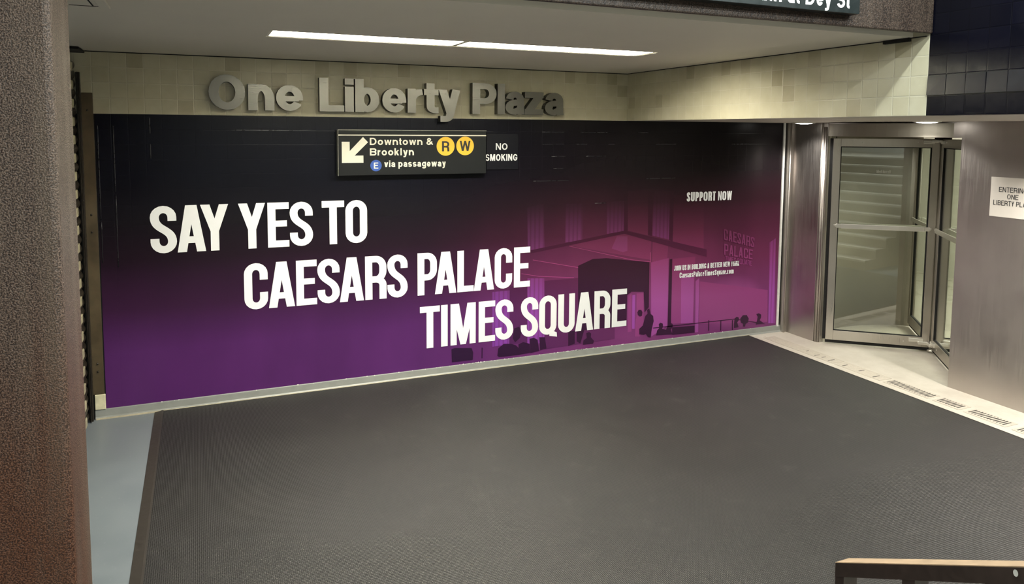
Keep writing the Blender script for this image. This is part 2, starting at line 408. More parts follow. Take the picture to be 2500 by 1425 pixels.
def glyph(ch, W, H, s, t, rr, X):
    """quads of one character, W wide, cap height H, stem s, bar t, roundness rr (1 = semicircular ends), x-height X"""
    a, b = s/2, t/2; L, R, B, T = a, W-a, b, H-b; mid = W/2; TX = X-b
    q = []
    def S(P, closed=False): q.extend(ribbon(P, closed, a, b))
    if ch in 'NM': s = min(s, W*.30); a = s/2
    def ry(h): return max(1e-4, min(rr*(R-L)/2, h/2))
    rx = (R-L)/2
    def ring(x0, x1, y0, y1):
        r = (x1-x0)/2; k = max(1e-4, min(rr*r, (y1-y0)/2)); c = (x0+x1)/2
        S(arc(c, y1-k, r, k, 0, 180)+arc(c, y0+k, r, k, 180, 360), True)
    cond = rr < 1.5
    if ch == 'O' or ch == 'Q':
        ring(L, R, B, T)
        if ch == 'Q':
            if cond: q.append([(W*.58, t*.9), (W*.60, -t*.25), (W*1.04, -t*.55), (W*1.02, t*.25)])
            else: q.append([(W*.5, H*.3), (W*.66, H*.38), (W*1.0, H*.02), (W*.86, -H*.06)])
    elif ch in 'CG':
        k = ry(T-B); g0 = 0 if cond else 28
        top = ([(R, H*.635)] if cond else [])+arc(mid, T-k, rx, k, g0, 180)
        if ch == 'C': S(top+arc(mid, B+k, rx, k, 180, 360-g0)+([(R, H*.365)] if cond else []))
        else:
            S(top+arc(mid, B+k, rx, k, 180, 360)+[(R, H*.46)])
            q.append(rect(mid+.02*W, W-a, H*.5-t*.98, H*.5))
    elif ch in 'Ss':
        h = H if ch == 'S' else X; tp = h-b
        k = min(ry(tp-B), (tp-B)*.25)
        g0 = 0 if cond else 15
        e1, e2 = (.68, .31) if ch == 'S' else (.70, .30)
        y1, y2 = tp-k, B+k
        p = ([(R, h*e1)] if cond else [])+arc(mid, tp-k, rx, k, g0, 180)
        c = .55 if cond else .8
        p += bez((L, y1), (L, y1-(y1-y2)*c), (R, y2+(y1-y2)*c), (R, y2), 16)
        p += arc(mid, B+k, rx, k, 0, -180+g0)+([(L, h*e2)] if cond else [])
        S(p)
    elif ch in 'EF':
        q += [rect(0, s, 0, H), rect(0, W, H-t, H), rect(0, W*.9, H*.52-b*.8, H*.52+b*1.0)]
        if ch == 'E': q.append(rect(0, W, 0, t))
    elif ch == 'L': q += [rect(0, s, 0, H), rect(0, W, 0, t)]
    elif ch == 'T': q += [rect(0, W, H-t, H), rect(mid-a, mid+a, 0, H)]
    elif ch == 'I': q.append(rect(mid-a, mid+a, 0, H))
    elif ch == 'H': q += [rect(0, s, 0, H), rect(W-s, W, 0, H), rect(0, W, H*.52-b, H*.52+b)]
    elif ch == 'A':
        lw = s*1.06; ap = lw*.62 if cond else lw*.52
        q += [[(0, 0), (lw, 0), (mid+lw-ap, H), (mid-ap, H)], [(W-lw, 0), (W, 0), (mid+ap, H), (mid-lw+ap, H)], rect(W*.27, W*.73, H*.19, H*.19+t*.95)]
    elif ch == 'V' or ch == 'v':
        h = H if ch == 'V' else X; lw = s*1.06; ap = lw*.5
        q += [[(0, h), (lw, h), (mid+lw-ap, 0), (mid-ap, 0)], [(W-lw, h), (W, h), (mid+ap, 0), (mid-lw+ap, 0)]]
    elif ch == 'Y':
        q += [[(0, H), (s*1.1, H), (mid+a, H*.42), (mid-a, H*.42)], [(W-s*1.1, H), (W, H), (mid+a, H*.42), (mid-a, H*.42)], rect(mid-a, mid+a, 0, H*.43)]
    elif ch == 'y':
        lw = s*1.04
        q += [[(0, X), (lw, X), (mid+lw*.62, 0), (mid-lw*.38, 0)]]
        d = -H*.27
        S([(W-lw*.5, X), (mid+lw*.05, -H*.06)]+arc(mid-W*.2, -H*.07, W*.21, H*.27-H*.07-b, -10, -85, 6)+[(W*.08, d+b)])
    elif ch == 'W' or ch == 'w':
        h = H if ch == 'W' else X; lw = min(s*.94, W*.25); x1, x2 = W*.27, W*.73
        for p0, p1 in (((0, h), (x1, 0)), ((mid, h), (x1, 0)), ((mid, h), (x2, 0)), ((W, h), (x2, 0))):
            c0 = min(max(p0[0], lw/2), W-lw/2)
            q.append([(c0-lw/2, p0[1]), (c0+lw/2, p0[1]), (p1[0]+lw/2, 0), (p1[0]-lw/2, 0)])
    elif ch == 'M':
        q += [rect(0, s*.95, 0, H), rect(W-s*.95, W, 0, H)]
        q += [[(0, H), (s*1.3, H), (mid+s*.42, 0), (mid-s*.42, 0)], [(W-s*1.3, H), (W, H), (mid+s*.42, 0), (mid-s*.42, 0)]]
    elif ch == 'N': q += [rect(0, s, 0, H), rect(W-s, W, 0, H), [(0, H), (s*1.08, H), (W, 0), (W-s*1.08, 0)]]
    elif ch in 'PRB':
        m2 = H*.46 if ch == 'R' else (H*.42 if ch == 'P' else H*.52)
        q.append(rect(0, s, 0, H))
        k = min(rr*rx*.9, (T-m2)/2) if not cond else min(.55*W-a, (T-m2)/2)
        rr2 = min(rx, k*1.1)
        S([(L, T), (R-rr2, T)]+arc(R-rr2, T-k, rr2, k, 90, 0)+arc(R-rr2, m2+k, rr2, k, 0, -90)+[(L, m2)])
        if ch == 'R':
            if cond: S([(L, m2), (R-rr2, m2)]+arc(R-rr2, m2-k*.7, rr2, k*.7, 90, 0, 6)+[(R, 0)])
            else: S([(L+a, m2), (R-rr2*.9, m2)]+arc(R-rr2*.9, m2-k*.8, rr2*.85, k*.8, 90, 0, 6)+[(R-rr2*.02, t*.5), (R+a*.2, 0)])
        if ch == 'B':
            k = (m2-B)/2; S([(L, m2), (R-rr2, m2)]+arc(R-rr2, m2-k, rr2, k, 90, -90)+[(L, B)])
    elif ch == 'D':
        k = min(rr*rx, (T-B)/2); r2 = min(rx*1.1, (R-L)*.95)
        S([(L, T), (R-r2, T)]+arc(R-r2, T-k, r2, k, 90, 0)+arc(R-r2, B+k, r2, k, 0, -90)+[(L, B)])
        q.append(rect(0, s, 0, H))
    elif ch == 'U':
        k = ry(T-B); S([(L, H)]+arc(mid, B+k, rx, k, 180, 360)+[(R, H)])
    elif ch == 'J':
        k = ry(T-B); S([(R, H)]+arc(mid, B+k, rx, k, 360, 180)+[(L, H*.3)])
    elif ch == 'K' or ch == 'k':
        h = H if ch == 'K' else X
        q += [rect(0, s, 0, H), [(s*.9, h*.36), (s*.9, h*.66), (W-s*1.15, h), (W, h)], [(s*1.0, h*.5), (W*.5+s*.15, h*.72), (W, 0), (W-s*1.2, 0)]]
    elif ch == 'o': ring(L, R, B, TX)
    elif ch == 'c':
        k = ry(TX-B); S(arc(mid, TX-k, rx, k, 25, 180)+arc(mid, B+k, rx, k, 180, 335))
    elif ch == 'e':
        k = ry(TX-B); my = X*.47
        S([(L, my), (R, my)]) if False else q.append(rect(a, W-a, my-b*.8, my+b*.8))
        S([(R, my-b*.5)]+arc(mid, TX-k, rx, k, 0, 180)+arc(mid, B+k, rx, k, 180, 330))
    elif ch == 'a':
        k = ry((TX-B)*.9)
        S(arc((L+R)/2, TX-min(k, X*.24), rx*.96, min(k, X*.24), 172, 0)+[(R, X*.2), (R+a*.12, 0)])
        k2 = X*.17
        S([(R, X*.56), (mid, X*.51)]+arc(mid*.98, B+k2+.02*X, rx*.98, X*.20, 100, 270, 8)+[(mid+rx*.5, B+X*.06), (R, X*.26)])
    elif ch in 'bdpq':
        st = rect(0, s, 0, H) if ch == 'b' else rect(W-s, W, 0, H) if ch == 'd' else rect(0, s, -H*.28, X) if ch == 'p' else rect(W-s, W, -H*.28, X)
        q.append(st); ring(L, R, B, TX)
    elif ch == 'g':
        q.append(rect(W-s, W, -H*.05, X)); ring(L, R, B+X*.03, TX)
        S([(R, 0)]+arc(mid, -H*.06, rx, H*.28-H*.06-b, 0, -165))
    elif ch == 'f': S([(W*.36, 0), (W*.36, H*.78)]+arc(W*.36+W*.36, H*.78, W*.36, T-H*.78, 180, 95, 6)+[(W, T)]); q.append(rect(0, W*.95, X-t, X))
    elif ch in 'nhm':
        if ch == 'm':
            w2 = (R-L)/2; q.append(rect(0, s, 0, X))
            for x0 in (L, L+w2):
                k = min(rr*w2/2, X*.4); S([(x0, X*.4)]+arc(x0+w2/2, TX-k, w2/2, k, 180, 0)+[(x0+w2, 0)])
        else:
            q.append(rect(0, s, 0, H if ch == 'h' else X)); k = min(ry(TX*1.6), X*.42)
            S([(L, X*.45)]+arc(mid, TX-k, rx, k, 180, 0)+[(R, 0)])
    elif ch == 'u':
        q.append(rect(W-s, W, 0, X)); k = min(ry(TX*1.6), X*.42)
        S([(L, X)]+arc(mid, B+k, rx, k, 180, 360)+[(R, X*.55)])
    elif ch == 'r':
        q.append(rect(0, s, 0, X)); S([(L, X*.5)]+arc(W*.98, X*.5, W*.98-L, TX-X*.5, 180, 92, 8))
    elif ch == 't':
        c = W*.45; q += [rect(0, W, X-t, X)]
        S([(c, H*.94), (c, B+H*.12)]+arc(c+W*.32, B+H*.12, W*.32, H*.12, 180, 270, 6)+[(W, B)])
    elif ch in 'il':
        q.append(rect(mid-a, mid+a, 0, H if ch == 'l' else X))
        if ch == 'i': q.append(rect(mid-a, mid+a, H-t*.95, H))
    elif ch == 'z': q += [rect(0, W, 0, t), rect(0, W, X-t, X), [(0, t*.8), (s*1.3, t*.8), (W, X-t*.8), (W-s*1.3, X-t*.8)]]
    elif ch == '.': q.append(rect(mid-a, mid+a, 0, t*1.1))
    elif ch == '&':
        S([(W, b*.6), (W*.22, H*.68)]+arc(W*.42, H*.76, W*.2, H*.24-b, 200, 0, 10)+bez((W*.62, H*.76), (W*.62, H*.6), (L, H*.52), (L, H*.27))+arc(L+W*.28, H*.26, W*.28, H*.26-b, 180, 300, 8)+bez((L+W*.42, b*2.0), (W*.7, H*.18), (W*.8, H*.3), (W*.84, H*.5), 6))
    return q

ADV = dict(zip('ABCDEFGHIJKLMNOPQRSTUVWY', (722, 722, 722, 722, 667, 611, 778, 722, 278, 556, 722, 611, 833, 722, 778, 667, 778, 722, 667, 611, 722, 667, 944, 667)))
ADV.update(dict(zip('abcdefghiklmnopqrstuvwyz&. ', (556, 611, 556, 611, 556, 333, 611, 611, 278, 556, 278, 889, 611, 611, 611, 611, 389, 556, 333, 611, 556, 778, 556, 500, 722, 278, 278))))
def line(text, x0, x1, zb, cap, stem=.205, bar=.175, rr=9., xh=.735, sb=55, cond=1.0):
    """quads (u,v) of a whole line between x0 and x1 on baseline zb; stem/bar are fractions of the cap height"""
    adv = [ADV.get(c, 600) for c in text]
    tot = sum(adv)-2*sb; k = (x1-x0)/tot; out = []; p = x0-sb*k
    for c, ad in zip(text, adv):
        if c != ' ':
            for qd in glyph(c, max((ad-2*sb)*k, stem*cap if c in 'ilI.' else 0), cap, stem*cap, bar*cap, rr, xh*cap):
                off = p+sb*k if c not in 'ilI.' else p+ad*k/2-max((ad-2*sb)*k, stem*cap)/2
                out.append([(off+u, zb+v) for u, v in qd])
        p += ad*k
    return out
def spaced(items, zb, cap, stem, bar, rr=1.0, xh=.74):
    out = []
    for c, a, b2 in items:
        out += [[(a+u, zb+v) for u, v in qd] for qd in glyph(c, b2-a, cap, stem, bar, rr, xh*cap)]
    return out
def union(quads):
    """merge overlapping plates into one outline: (points, triangles, boundary edges)"""
    vs = []; fs = []
    for qd in quads:
        ar = sum(qd[i][0]*qd[(i+1) % len(qd)][1]-qd[(i+1) % len(qd)][0]*qd[i][1] for i in range(len(qd)))
        if abs(ar) < 1e-12: continue
        if ar < 0: qd = qd[::-1]
        fs.append(list(range(len(vs), len(vs)+len(qd)))); vs += [Vector((p[0]*100, p[1]*100)) for p in qd]
    V, E, F, ov, oe, of = delaunay_2d_cdt(vs, [], fs, 0, 1e-5)
    boxes = []
    for f in fs:
        p = [vs[i] for i in f]
        boxes.append((min(q.x for q in p), max(q.x for q in p), min(q.y for q in p), max(q.y for q in p), p))
    def inside(x, y):
        for x0, x1, y0, y1, p in boxes:
            if x < x0 or x > x1 or y < y0 or y > y1: continue
            c = False
            for i in range(len(p)):
                a, b2 = p[i], p[i-1]
                if (a.y > y) != (b2.y > y) and x < (b2.x-a.x)*(y-a.y)/(b2.y-a.y)+a.x: c = not c
            if c: return True
        return False
    tri = [list(f) for f in F if inside(sum(V[i].x for i in f)/3, sum(V[i].y for i in f)/3)]
    cnt = {}
    for f in tri:
        for i in range(3): cnt[(f[i], f[(i+1) % 3])] = 1
    edges = [e for e in cnt if (e[1], e[0]) not in cnt]
    return [(v[0]/100, v[1]/100) for v in V], tri, edges
def flat(quads, fn, name, material, parent):
    m = MB()
    P, T, E = union(quads)
    m.add([fn(u, v) for u, v in P], T)
    o = m.build(name, material, parent, recalc=False)
    return o
def polyfill(m, pts, fn, mi=0):
    tr = tessellate_polygon([[Vector((p[0], p[1], 0)) for p in pts]])
    m.add([fn(*p) for p in pts], [list(f) for f in tr], mi)
def disc(cx, cz, r, n=40): return [(cx+r*math.cos(2*math.pi*i/n), cz+r*math.sin(2*math.pi*i/n)) for i in range(n)]

# ---------------------------------------------------------------- the setting
ZS, ZC, XB, XP, YB = 2.3035, 2.760, 3.870, 5.960, -3.230     # soffit, ceiling, cream bulkhead, steel wall, end of the cream tiles
m = MB(); m.box(-.90, XP+.02, .0, .25, 0, ZS); struct(m.build('wall_back', M['black']))
m = MB(); m.box(-.90, XB, -.006, .25, ZS, ZC+.02); struct(m.build('wall_back_upper', M['cream_a']))
m = MB(); m.box(XB, XB+.12, YB, 0, ZS, 3.1); struct(m.build('wall_right_upper', M['cream_b']))
m = MB(); m.box(XB, XB+.12, -9.5, YB, ZS, 3.9)
for k in range(5):                                                 # a row of leaning tiles, tilted and made glossier to give a glint
    ya, yb, za, zb2 = YB-.004-TP*k, YB-TP*(k+1)+.002, 2.3035+TP+.002, 2.3035+2*TP-.002
    e = (.010, .006, .008, .004, .007)[k]
    f = [(XB-.003-e, ya, za), (XB-.002-e*.35, yb, za), (XB-.001-e*.2, yb, zb2), (XB-.002-e*.4, ya, zb2)]
    m.add(f+[(XB+.01, p[1], p[2]) for p in f], [[0, 1, 2, 3], [0, 1, 5, 4], [1, 2, 6, 5], [2, 3, 7, 6], [3, 0, 4, 7]], 1)
struct(m.build('wall_right_dark', [M['dark_tile'], M['glint_tile']]))
m = MB(); m.box(XB+.121, XP+.3, -9.5, .0, ZS, ZS+.1); struct(m.build('ceiling_soffit', M['soffit']))
# alcove ceiling with the long lamp opening
LX0, LX1, LY0, LY1 = .398, 3.030, -1.750, -1.446
m = MB()
for x0, x1, y0, y1 in ((-3.2, LX0, -3.12, .0), (LX1, XB, -3.12, .0), (LX0, LX1, -3.12, LY0), (LX0, LX1, LY1, .0)): m.box(x0, x1, y0, y1, ZC, ZC+.05)
m.box(LX0-.05, LX1+.05, LY0-.05, LY1+.05, ZC+.13, ZC+.15)
for x0, x1, y0, y1 in ((LX0-.05, LX0, LY0-.05, LY1+.05), (LX1, LX1+.05, LY0-.05, LY1+.05), (LX0, LX1, LY0-.05, LY0), (LX0, LX1, LY1, LY1+.05)): m.box(x0, x1, y0, y1, ZC+.05, ZC+.13)
struct(m.build('ceiling', M['ceil']))
m = MB(); m.box(-3.2, -.525, -2.9, -2.27, ZC-.004, ZC-.0005, 0, .002); m.box(-.40, -.355, -2.7, -2.28, ZC-.012, ZC-.0005, 0, .004); m.box(-.525, -.40, -2.276, -2.27, ZC-.002, ZC-.0002, 1)
m.box(-.43, -.424, -2.7, -2.285, ZC-.002, ZC-.0002, 1)
struct(m.build('ceiling_hatch', [M['ceil'], M['black']]), 'small ceiling access panel beside the brown column')
m = MB(); m.box(-.74, XB-.001, -.0095, -.0061, ZC-.007, ZC-.0005); struct(m.build('trim_6', M['black']))
m = MB(); m.box(XB-.004, XB-.0005, YB+.02, -.01, ZC-.006, ZC-.0005); m.box(XB-.02, XB-.0005, YB+.12, -2.93, ZC-.022, ZC-.0005); struct(m.build('trim_7', M['black']))  # black block by the beam stands in for the dark gap
# floors: painted grey alcove floor, pale threshold, lobby
m = MB(); m.box(-3.2, 5.447, -11, .25, -.06, 0.0); struct(m.build('floor', M['grey_floor']))
m = MB(); m.box(5.447, 9.4, -11, .25, -.06, .001); struct(m.build('floor_threshold', M['stone']))
m = MB(); m.box(9.4, 13., -11, 4., -.06, .0); struct(m.build('floor_lobby', M['stone_in']))
m = MB(); m.box(XP+.02, 9.4, .25, 4., -.06, .0); struct(m.build('floor_lobby_side', M['stone_in']))
# curb under the wrap
m = MB()
prof = [(0, 0), (-.034, 0), (-.030, .006), (-.020, .018), (-.013, .066), (-.010, .071), (0, .071)]
m.prism(prof, lambda y, z: (-.765, y, z), lambda y, z: (5.905, y, z))
m.box(-.76, 5.46, -.037, -.029, .0, .010, 1)  # paler strip along the foot of the curb
struct(m.build('baseboard_back', [M['grey_curb'], M['curb_lip']]))
m = MB(); rnd = random.Random(4)
for k in range(95):
    x = rnd.uniform(-.6, 5.5) if k < 35 else rnd.gauss(2.25 if k < 60 else 3.3, .22); s = rnd.uniform(.003, .011)
    m.add([(x, -.0145, .070), (x+s*1.8, -.0145, .069), (x+s*1.2, -.0145, .070+s*.8), (x+s*.2, -.0145, .070+s*.6)], [[0, 1, 2, 3]])
o = m.build('trim_1', M['glue']); struct(o, 'torn white edge of the wrap along the curb'); o['kind'] = 'structure'
# white strip between wrap and steel
m = MB(); m.box(5.852, 5.876, -.016, -.001, .06, ZS); struct(m.build('trim_2', M['glue']))
# steel wall right of the door, jamb left of it, header
m = MB(); m.box(XP, XP+.06, -9.5, -1.965, 0.001, ZS); struct(m.build('wall_right', M['steel']))
m = MB(); m.box(5.895, XP+.02, -.06, -.001, 0.001, ZS, 0, .004); m.box(XP-.02, XP+.03, -.455, -.055, 0.001, ZS, 0, .003); struct(m.build('wall_right_jamb', M['steel']))
m = MB()
for yy, r in ((-.470, .017), (-.497, .010)): m.cyl(XP-.002, yy, r, .001, 2.262, 0, 20)
m.box(XP+.005, XP+.055, -.515, -.455, .001, ZS, 0, .002)
struct(m.build('trim_3', M['steel']))
m = MB(); m.cyl(5.905, -.064, .010, .001, ZS, 0, 16); struct(m.build('trim_4', M['steel']))
m = MB(); m.box(XP+.012, XP+.07, -1.965, -.49, 2.165, ZS, 0, .003); struct(m.build('trim_5', M['steel_h']))
# station around and behind the camera
m = MB(); m.box(-3.2, 3.87, -11, -3.25, 4.6, 4.7); struct(m.build('ceiling_station', M['ceil']))
m = MB(); m.box(-3.3, -3.2, -11, -.0, 0, 4.6); struct(m.build('wall_left', M['station']))
m = MB(); m.box(-3.2, 6, -11.1, -11, 0, 4.6); struct(m.build('wall_front', M['station']))
m = MB()
for k in range(11): m.box(-1.6, 3.86, -11, -4.80-.29*k, .157*k, .157*(k+1)); m.box(-1.6, 3.86, -4.80-.29*k-.045, -4.80-.29*k+.003, .157*(k+1)-.03, .157*(k+1)+.003, 1)
struct(m.build('floor_stairs', [M['step'], M['nosing']]))
# lobby shell
m = MB(); m.box(10.6, 10.7, -7, 4, 0, 2.9); m.box(6.0, 10.7, 3.9, 4, 0, 2.9); struct(m.build('wall_lobby', M['lobby']))
m = MB(); m.box(7.9, 10.7, -7, 4, 2.85, 2.9); struct(m.build('ceiling_lobby', M['ceil']))

# ---------------------------------------------------------------- beam and column
m = MB(); m.box(-3.2, XB-.004, -3.25, -3.225, 2.767, 4.4, 0, .008); m.box(-3.2, XB-.004, -3.225, -3.12, 3.05, 3.2, 0)
tag(m.build('steel_beam', M['peel_b']), 'dark brown stippled beam across the top, carrying the street sign', 'beam')
m = MB(); m.box(-1.5, -.394, -3.62, -3.262, 0, 4.4, 0, .022)
tag(m.build('steel_column', M['peel']), 'big rust-brown stippled column at the left edge', 'column')

# ---------------------------------------------------------------- lamps
for k, (x0, x1) in enumerate(((LX0, 1.60), (1.60, LX1))):
    t = empty('recessed_light', ((x0+x1)/2, (LY0+LY1)/2, ZC))
    tag(t, ('left half of the long recessed ceiling light, above the words One Liberty', 'right half of the long recessed ceiling light, ending nearer the cream side wall')[k], 'ceiling light', 'recessed lights in the alcove ceiling')
    m = MB(); e = .003
    for a in ((x0+e, x1-e, LY0+e, LY0+.018), (x0+e, x1-e, LY1-.018, LY1-e), (x0+e, x0+.018, LY0+.018, LY1-.018), (x1-.018, x1-e, LY0+.018, LY1-.018)): m.box(a[0], a[1], a[2], a[3], ZC+.004, ZC+.112, 0)
    m.build('frame', M['lamp_lip'], t)
    m = MB(); m.box(x0+.02, x1-.02, LY0+.02, LY1-.02, ZC+.080, ZC+.095); m.build('diffuser', M['diffuser'], t)
for k, (x, y) in enumerate(((5.72, -.43), (5.72, -1.815))):
    t = empty('downlight', (x, y, ZS-.012))
    tag(t, ('small round downlight in the soffit above the left steel panel', 'small round downlight in the soffit in front of the revolving door head')[k], 'downlight', 'downlights in the soffit')
    m = MB(); n = 36
    vs = [(x+r*math.cos(2*math.pi*i/n), y+r*math.sin(2*math.pi*i/n), z) for r, z in ((.112, ZS), (.110, ZS-.006), (.092, ZS-.008), (.090, ZS-.003)) for i in range(n)]
    m.add(vs, [[j*n+i, j*n+(i+1) % n, (j+1)*n+(i+1) % n, (j+1)*n+i] for j in range(3) for i in range(n)], 0, True)
    m.build('trim_ring', M['lamp_lip'], t)
    m = MB()
    vs = [(x+r*math.cos(2*math.pi*i/n), y+r*math.sin(2*math.pi*i/n), z) for r, z in ((.092, ZS-.004), (.07, ZS-.012), (.03, ZS-.017)) for i in range(n)]+[(x, y, ZS-.018)]
    m.add(vs, [[j*n+i, j*n+(i+1) % n, (j+1)*n+(i+1) % n, (j+1)*n+i] for j in range(2) for i in range(n)]+[[2*n+i, 2*n+(i+1) % n, 3*n] for i in range(n)], 0, True)
    m.build('lens', M['downlamp'], t)

# ---------------------------------------------------------------- printed wall wrap
t = empty('wall_wrap', (2.58, -.004, .071))
tag(t, 'huge purple and black advertising wrap covering the tiled back wall, with white slogan', 'advertisement')
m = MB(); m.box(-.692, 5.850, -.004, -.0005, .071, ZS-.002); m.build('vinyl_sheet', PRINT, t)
SHAPES = [
    ('L', [(2.809,1.489), (2.978,1.518), (2.991,1.102), (2.820,1.080)]),
    ('L', [(3.211,1.511), (3.393,1.505), (3.395,1.149), (3.212,1.137)]),
    ('L', [(3.662,1.511), (3.857,1.519), (3.859,1.218), (3.668,1.197)]),
    ('M', [(3.898,1.615), (4.137,1.624), (4.145,1.159), (3.907,1.219)]),
    ('L', [(4.199,1.622), (4.398,1.602), (4.399,1.104), (4.194,1.156)]),
    ('M', [(4.449,1.562), (4.817,1.552), (4.838,0.971), (4.445,1.086)]),
    ('D', [(3.861,1.519), (3.900,1.518), (3.907,1.216), (3.864,1.218)]),
    ('D', [(4.133,1.631), (4.195,1.630), (4.193,1.149), (4.145,1.163)]),
    ('D', [(4.399,1.602), (4.448,1.601), (4.445,1.078), (4.399,1.100)]),
    ('M', [(3.261,1.109), (3.869,1.188), (4.187,1.100), (4.179,0.909), (3.961,0.953), (3.433,1.066)]),
    ('M2', [(3.783,1.169), (3.904,1.163), (3.907,1.017), (3.856,1.005), (3.726,1.050)]),
    ('D', [(2.851,1.084), (3.868,1.221), (3.869,1.190), (2.851,1.053)]),
    ('D', [(3.868,1.221), (4.876,0.976), (4.878,0.897), (3.869,1.190)]),
    ('N', [(3.253,1.103), (3.953,0.927), (4.184,0.890), (4.184,0.885), (3.953,0.922), (3.253,1.098)]),
    ('N', [(4.177,0.986), (4.183,0.986), (4.185,0.886), (4.179,0.886)]),
    ('M', [(4.205,1.091), (4.392,1.043), (4.383,0.869), (4.202,0.881)]),
    ('K', [(3.514,0.959), (3.669,0.958), (4.172,0.885), (4.174,0.422), (4.124,0.373), (4.108,0.587), (3.965,0.599), (3.916,0.568), (3.913,0.260), (3.364,0.262), (3.354,0.902)]),
    ('M', [(3.931,0.557), (3.966,0.581), (3.975,0.191), (3.930,0.187)]),
    ('M', [(4.027,0.576), (4.109,0.574), (4.118,0.195), (4.031,0.195)]),
    ('L', [(3.973,0.563), (4.012,0.564), (4.015,0.214), (3.980,0.218)]),
    ('N', [(4.158,0.884), (4.175,0.885), (4.174,0.422), (4.167,0.422)]),
    ('M2', [(4.188,0.882), (4.403,0.913), (4.406,0.209), (4.214,0.113)]),
    ('L', [(4.196,0.598), (4.405,0.590), (4.406,0.209), (4.214,0.113)]),
    ('K', [(4.412,0.899), (4.446,0.901), (4.449,0.207), (4.409,0.206)]),
    ('M', [(4.446,0.901), (4.734,0.909), (4.730,0.205), (4.453,0.223)]),
    ('M2', [(4.561,0.714), (4.724,0.711), (4.725,0.207), (4.574,0.214)]),
    ('M2', [(4.745,0.646), (4.791,0.679), (4.797,0.098), (4.757,0.100)]),
    ('M', [(4.798,0.642), (5.716,0.477), (5.727,0.119), (4.802,0.188)]),
    ('L', [(5.716,1.003), (5.801,1.046), (5.831,0.094), (5.740,0.103)]),
    ('K', [(4.232,0.205), (5.267,0.200), (5.685,0.108), (5.685,0.100), (5.267,0.192), (4.233,0.196)]),
    ('K', [(4.924,0.216), (4.935,0.216), (4.937,0.102), (4.926,0.102)]),
    ('K', [(5.083,0.200), (5.094,0.201), (5.096,0.086), (5.085,0.086)]),
    ('K', [(5.238,0.185), (5.250,0.186), (5.252,0.078), (5.240,0.078)]),
    ('K', [(4.465,0.185), (4.748,0.175), (4.750,0.101), (4.468,0.106)]),
    ('K', [(4.038,0.381), (4.053,0.406), (4.084,0.403), (4.099,0.379), (4.094,0.340), (4.069,0.335), (4.045,0.353)]),
    ('M', [(4.028,0.328), (4.063,0.338), (4.110,0.320), (4.117,0.248), (4.109,0.169), (4.069,0.128), (4.017,0.134), (4.019,0.258)]),
    ('K', [(4.154,0.397), (4.180,0.410), (4.191,0.375), (4.197,0.352), (4.229,0.327), (4.237,0.273), (4.217,0.194), (4.204,0.105), (4.172,0.113), (4.145,0.147), (4.120,0.141), (4.068,0.151), (4.065,0.209), (4.107,0.240), (4.135,0.336), (4.161,0.356)]),
    ('K', [(4.300,0.235), (4.320,0.248), (4.349,0.235), (4.353,0.207), (4.343,0.181), (4.391,0.167), (4.425,0.114), (4.271,0.121), (4.280,0.169), (4.306,0.194)]),
    ('K', [(4.413,0.219), (4.437,0.237), (4.470,0.221), (4.474,0.195), (4.450,0.161), (4.473,0.109), (4.403,0.116), (4.391,0.167)]),
    ('K', [(5.272,0.201), (5.301,0.219), (5.330,0.205), (5.328,0.177), (5.309,0.155), (5.329,0.101), (5.268,0.099), (5.268,0.154)]),
    ('K', [(5.348,0.194), (5.382,0.227), (5.435,0.224), (5.464,0.183), (5.456,0.141), (5.422,0.125), (5.417,0.101), (5.393,0.102), (5.388,0.133), (5.356,0.150)]),
    ('K', [(5.566,0.221), (5.601,0.229), (5.634,0.210), (5.633,0.176), (5.617,0.149), (5.660,0.121), (5.663,0.106), (5.565,0.106), (5.581,0.153), (5.587,0.190)]),
    ('L', [(2.465,0.716), (2.636,0.718), (2.636,0.206), (2.468,0.200)]),
    ('D', [(2.636,0.756), (2.816,0.753), (2.820,0.200), (2.638,0.204)]),
    ('L', [(2.818,0.818), (2.992,0.806), (3.002,0.180), (2.824,0.184)]),
    ('N', [(2.756,0.870), (2.939,0.831), (3.311,0.792), (3.311,0.787), (2.939,0.826), (2.756,0.865)]),
    ('N', [(2.871,0.993), (3.369,0.885), (3.758,0.828), (3.758,0.822), (3.369,0.879), (2.871,0.987)]),
    ('D', [(2.995,0.782), (3.318,0.782), (3.766,0.798), (3.780,0.137), (3.003,0.117)]),
    ('K', [(2.516,0.110), (2.524,0.178), (2.581,0.217), (2.654,0.209), (2.704,0.189), (2.746,0.146), (2.746,0.095), (2.533,0.097)]),
    ('K', [(2.729,0.194), (2.778,0.212), (2.845,0.189), (2.855,0.102), (2.738,0.096)]),
    ('K', [(2.670,0.262), (2.686,0.353), (2.735,0.364), (2.761,0.323), (2.745,0.255), (2.695,0.217)]),
    ('K', [(2.845,0.236), (2.887,0.243), (2.929,0.219), (2.947,0.108), (2.855,0.098)]),
    ('K', [(2.946,0.241), (3.006,0.235), (3.024,0.123), (2.956,0.114)]),
    ('K', [(3.256,0.264), (3.327,0.265), (3.329,0.137), (3.258,0.120)]),
    ('K', [(3.348,0.279), (3.433,0.262), (3.416,0.208), (3.391,0.130), (3.350,0.158)]),
    ('K', [(3.456,0.228), (3.488,0.236), (3.510,0.218), (3.507,0.182), (3.543,0.142), (3.535,0.114), (3.418,0.115), (3.426,0.158), (3.462,0.179)]),
    ('K', [(2.067,0.222), (2.098,0.230), (2.261,0.212), (2.277,0.168), (2.273,0.101), (2.071,0.102)]),
    ('K', [(2.360,0.204), (2.369,0.203), (2.368,0.105), (2.359,0.104)]),
]
order = {'L': 1, 'M': 0, 'M2': 2, 'D': 3, 'N': 4, 'K': 5}
kinds = list(P_KINDS)
m = MB()
